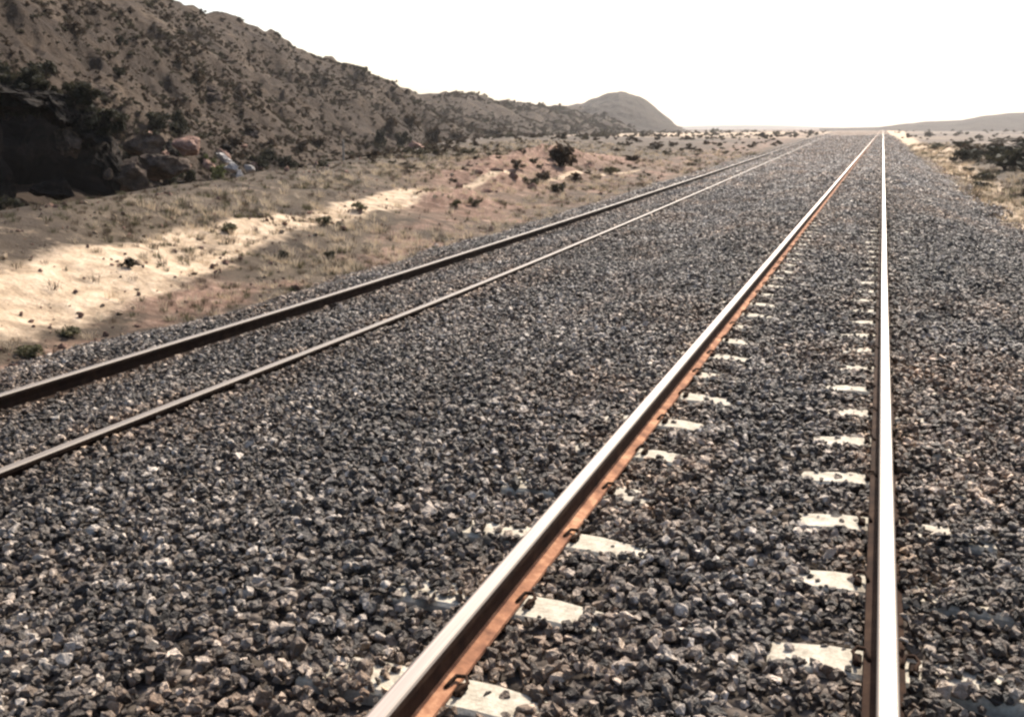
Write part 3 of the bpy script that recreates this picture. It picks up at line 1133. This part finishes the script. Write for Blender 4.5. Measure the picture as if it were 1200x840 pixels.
rock('boulder', 127, 205, 35.5, 0.2, 0.2, 0.2, M['rock'], 'small brownish grey boulder right of the dark hollow', 7)
rock('boulder', 190, 195, 43, 1.1, 0.9, 0.75, M['rock'], 'brown rounded boulder low on the hill between hollow and pale gully', 8)
rock('boulder', 170, 168, 45, 0.9, 0.8, 0.6, M['rock'], 'brown boulder up the slope right of the dark hollow', 9)
rock('boulder', 223, 172, 50, 0.8, 0.8, 0.5, M['rock_red'], 'reddish boulder on the hill foot left of the pale gully', 10)
rock('boulder', 282, 208, 47, 0.30, 0.3, 0.32, M['rock_pale'], 'bright whitish rock on the bank crest at the foot of the gully', 12)
rock('boulder', 272, 197, 50, 0.42, 0.4, 0.28, M['rock_pale'], 'pale flat rock in the gully above the whitish rock', 13, (0, 0.4, 0))
rock('boulder', 262, 185, 58, 0.5, 0.5, 0.26, M['rock_pale'], 'pale rock highest in the gully left of the dark bushes', 14, (0, 0.5, 0))
rock('boulder', 294, 199, 52, 0.36, 0.36, 0.24, M['rock_pale'], 'pale rock right of the gully beside the dark bushes', 15, (0, 0.4, 0))
rock('boulder', 488, 173, 110, 1.3, 1.2, 0.6, M['rock_red'], 'pale reddish slab at the hill foot right of the dark bush clump', 16, (0, 0.5, 0))
rub = random.Random(12)
RUB = [rock_mesh(60 + i, M[('rock', 'rock_dark', 'rock_red')[i % 3]], 3, 0.6) for i in range(6)]
for k in range(46):
    px = rub.uniform(118, 300)
    py = rub.uniform(150 + 0.1 * (px - 118), 226 - 0.1 * (px - 118)) if k % 3 else rub.uniform(90, 180)
    p = hill_at(px, py)
    o = link('rubble_rock', RUB[k % 6])
    o.location = p
    q = pxm(p) * rub.uniform(4, 11)
    o.scale = (q * rub.uniform(0.8, 1.4), q, q * rub.uniform(0.5, 0.9))
    o.rotation_euler = (rub.uniform(-0.4, 0.4), rub.uniform(-0.4, 0.4), rub.uniform(0, 6.28))
    tag(o, 'small angular rock in the loose rubble on the slope right of the dark hollow', 'rock', 'rubble on the lower hillside')
heap_rocks = [(558, 205, 'pinkish stone topping the reddish heap nearest the pale strip'), (582, 203, 'pale pink stone on the crest of the reddish heaps'),
              (600, 214, 'reddish stone halfway down the heap beside the left track'), (622, 222, 'small reddish stone at the foot of the heaps near the rail'),
              (570, 226, 'reddish stone low on the heap beside the dark tufts'), (690, 196, 'pinkish stone right of the round brown bush')]
for i, (px, py, lab) in enumerate(heap_rocks):
    p = gpos(px, py)
    o = link('boulder', rock_mesh(30 + i, M['rock_red'], 3))
    o.location = p
    q = pxm(p) * 7
    o.scale = (q * 1.2, q, q * 0.8)
    o.rotation_euler.z = i
    tag(o, lab, 'rock')

# ================================================================ INDIVIDUAL BUSHES
B = [  # photo x, foot y, width px, height px, kind, label
    (657, 196, 44, 30, 'leaf_brown', 'round dark brown bush standing on the reddish heaps'),
    (605, 200, 22, 12, 'leaf_brown', 'low brown bush left of the round one on the heaps'),
    (638, 212, 26, 12, 'leaf_brown', 'small brown bush on the near slope of the heaps'),
    (150, 318, 20, 12, 'leaf_dark', 'small dark tuft alone on the pale strip, leftmost there'),
    (330, 305, 18, 12, 'leaf_dark', 'dark tuft on the pale strip close to the dark rail'),
    (386, 307, 16, 14, 'leaf_dark', 'dark tuft by the ballast edge right of another tuft'),
    (556, 245, 16, 11, 'leaf_olive', 'dark olive tuft below the reddish heaps near the rail'),
    (535, 246, 14, 10, 'leaf_olive', 'smaller olive tuft left of its twin below the heaps'),
    (268, 278, 24, 13, 'leaf_olive', 'olive bush where the pale strip meets the brown bank'),
    (382, 265, 20, 12, 'leaf_olive', 'olive bush on the pale strip, midway along it'),
    (420, 248, 20, 11, 'leaf_olive', 'small olive bush on the upper edge of the pale strip'),
    (82, 395, 30, 14, 'leaf_olive', 'low grey green bush at the ballast edge, far left'),
    (40, 420, 34, 16, 'leaf_olive', 'low grey green bush by the left edge above the dark rail'),
    (1132, 190, 30, 16, 'leaf_dark', 'small dark bush on the pale verge right of the tracks'),
    (1180, 200, 60, 26, 'leaf_dark', 'widest dark bush at the right edge of the photo'),
    (1225, 208, 60, 28, 'leaf_dark', 'dark bush cut off by the right edge of the photo'),
    (1152, 222, 26, 9, 'leaf_dark', 'low dark bush on the verge below the widest one'),
    (1097, 175, 20, 8, 'leaf_olive', 'low olive bush on the right verge farthest away'),
    (1160, 178, 34, 10, 'leaf_brown', 'low brown bush behind the dark bushes on the right'),
    (1205, 186, 54, 22, 'leaf_dark', 'dark bush behind the widest one at the right edge'),
    (1163, 189, 40, 16, 'leaf_dark', 'dark bush left of the widest one on the right'),
    (1240, 184, 60, 24, 'leaf_dark', 'dark bush just outside the right edge'),
    (1195, 172, 50, 10, 'leaf_brown', 'brown scrub band behind the dark bushes at the right edge'),
    (1125, 174, 22, 8, 'leaf_dark', 'small dark bush far along the right verge'),
    (1140, 184, 34, 14, 'leaf_brown', 'brown bush at the left end of the dark bank on the right'),
    (1218, 194, 50, 20, 'leaf_brown', 'brown bush on the dark bank at the right edge, nearest'),
    (742, 190, 20, 9, 'leaf_brown', 'brown bush beside the left track right of the heaps'),
    (770, 176, 26, 9, 'leaf_brown', 'low brown bush on the flat land below the cone hill'),
    (715, 206, 20, 9, 'leaf_olive', 'olive bush close to the dark rail right of the heaps'),
]
for i, (px, py, wp, hp_, kd, lab) in enumerate(B):
    p = gpos(px, py)
    m_ = pxm(p)
    bush('bush', p, wp * m_, hp_ * m_, kd, lab, 'single bushes beside the tracks', v=i)

HB = [  # on the hill: photo x, foot y, width px, height px
    (255, 212, 22, 20, 'leaf_green', 'green topped bush left of the pale gully on the hill foot'),
    (243, 196, 16, 14, 'leaf_green', 'smaller green bush just above the other green one'),
    (303, 200, 26, 20, 'leaf_dark', 'dark bush right of the pale gully, leftmost of a clump'),
    (316, 192, 26, 18, 'leaf_dark', 'dark bush at the middle of the clump beside the gully'),
    (337, 199, 24, 18, 'leaf_dark', 'dark bush at the right end of the clump beside the gully'),
    (275, 172, 26, 14, 'leaf_brown', 'brown bush on the slope straight above the pale gully'),
    (292, 160, 20, 12, 'leaf_brown', 'brown bush higher up the slope above the pale gully'),
    (352, 178, 24, 14, 'leaf_brown', 'brown bush up the slope between clump and post'),
    (372, 172, 24, 14, 'leaf_brown', 'brown bush left of the thin post'),
    (445, 172, 18, 22, 'leaf_dark', 'dark bush on the left of the clump below the ridge end'),
    (458, 160, 22, 22, 'leaf_brown', 'tall brown bush behind the clump right of the post'),
    (470, 174, 24, 20, 'leaf_dark', 'dark bush in the middle of the clump right of the post'),
    (480, 152, 24, 18, 'leaf_brown', 'brown bush uppermost in the clump right of the post'),
    (506, 172, 24, 26, 'leaf_brown', 'brown bush at the right end of the clump past the post'),
    (210, 163, 26, 18, 'leaf_dark', 'dark bush on the slope midway between hollow and gully'),
    (190, 218, 34, 26, 'leaf_dark', 'dark bush at the hill foot below the brown boulders'),
    (160, 222, 28, 24, 'leaf_dark', 'dark bush at the hill foot beside the hollow'),
    (90, 122, 40, 26, 'leaf_dark', 'dark bush on top of the ledge over the hollow'),
    (30, 112, 50, 24, 'leaf_dark', 'wide dark bush on the ledge near the left edge'),
    (112, 150, 34, 28, 'leaf_dark', 'dark bush at the right end of the ledge'),
    (135, 160, 26, 22, 'leaf_dark', 'dark bush on the slope just right of the ledge'),
    (10, 240, 36, 26, 'leaf_dark', 'dark bush on the ground in front of the hollow at the left edge'),
    (205, 128, 18, 13, 'leaf_brown', 'brown bush halfway up the slope above the boulders'),
    (138, 92, 16, 12, 'leaf_dark', 'small dark bush on the slope above the ledge'),
    (142, 56, 16, 12, 'leaf_dark', 'small dark bush high on the slope near the ridge'),
    (85, 40, 26, 14, 'leaf_brown', 'brown bush high on the slope at upper left'),
    (575, 160, 40, 12, 'leaf_brown', 'dark brown thicket at the hill foot left of the cone hill'),
    (540, 165, 30, 12, 'leaf_brown', 'brown thicket at the hill foot above the pale strip'),
]
rb = random.Random(21)
for k in range(34):
    px = rb.uniform(-10, 240)
    py = rb.uniform(92, 150) if px < 110 else rb.uniform(135, 226)
    HB.append((px, py, rb.uniform(16, 34), rb.uniform(12, 24), 'leaf_dark', 'dark scrub bush growing thickly round the rocky hollow and the rubble beside it'))
for i, (px, py, wp, hp_, kd, lab) in enumerate(HB):
    p = hill_at(px, py)
    if px < 150 and 100 < py < 175:
        p = at_dist(px, py, 37.5)
    if py > 180 and px < 60:
        p = at_dist(px, py + 18, 33)
    m_ = pxm(p)
    bush('bush', p, wp * m_, hp_ * m_, kd, lab, 'bushes round the dark hollow' if lab.startswith('dark scrub bush') else 'single bushes on the hillside', v=i)

# thin weathered post on the crest of the bank
p = at_dist(403, 197, 46)
t = link('fence_post', tube_mesh('fence_post', [(0, 0, -0.3), (0.005, 0, 0.3), (0.012, 0.004, 0.8), (0.02, 0.004, 1.25)], [0.05, 0.048, 0.045, 0.042], M['wood'], 8))
t.location = p
tag(t, 'thin pale weathered post standing on the crest of the bank', 'post')

# ================================================================ HAZE
bm = bmesh.new()
bmesh.ops.create_cube(bm, size=1, matrix=Matrix.Translation((0, 2700, 52)) @ Matrix.Diagonal((7400, 5800, 110, 1)))
me = bpy.data.meshes.new('haze')
bm.to_mesh(me); bm.free()
hm = bpy.data.materials.new('haze')
hm.use_nodes = True
hn = hm.node_tree
for q in list(hn.nodes):
    if q.type != 'OUTPUT_MATERIAL':
        hn.nodes.remove(q)
pv = hn.nodes.new('ShaderNodeVolumePrincipled')
pv.inputs['Color'].default_value = (0.93, 0.92, 0.92, 1)
pv.inputs['Density'].default_value = 0.00013
pv.inputs['Anisotropy'].default_value = 0.35
hn.links.new(pv.outputs[0], hn.nodes['Material Output'].inputs['Volume'])
me.materials.append(hm)
o = link('haze', me)
tag(o, 'pale dusty haze over the far plain and hills', 'haze', None, 'stuff')
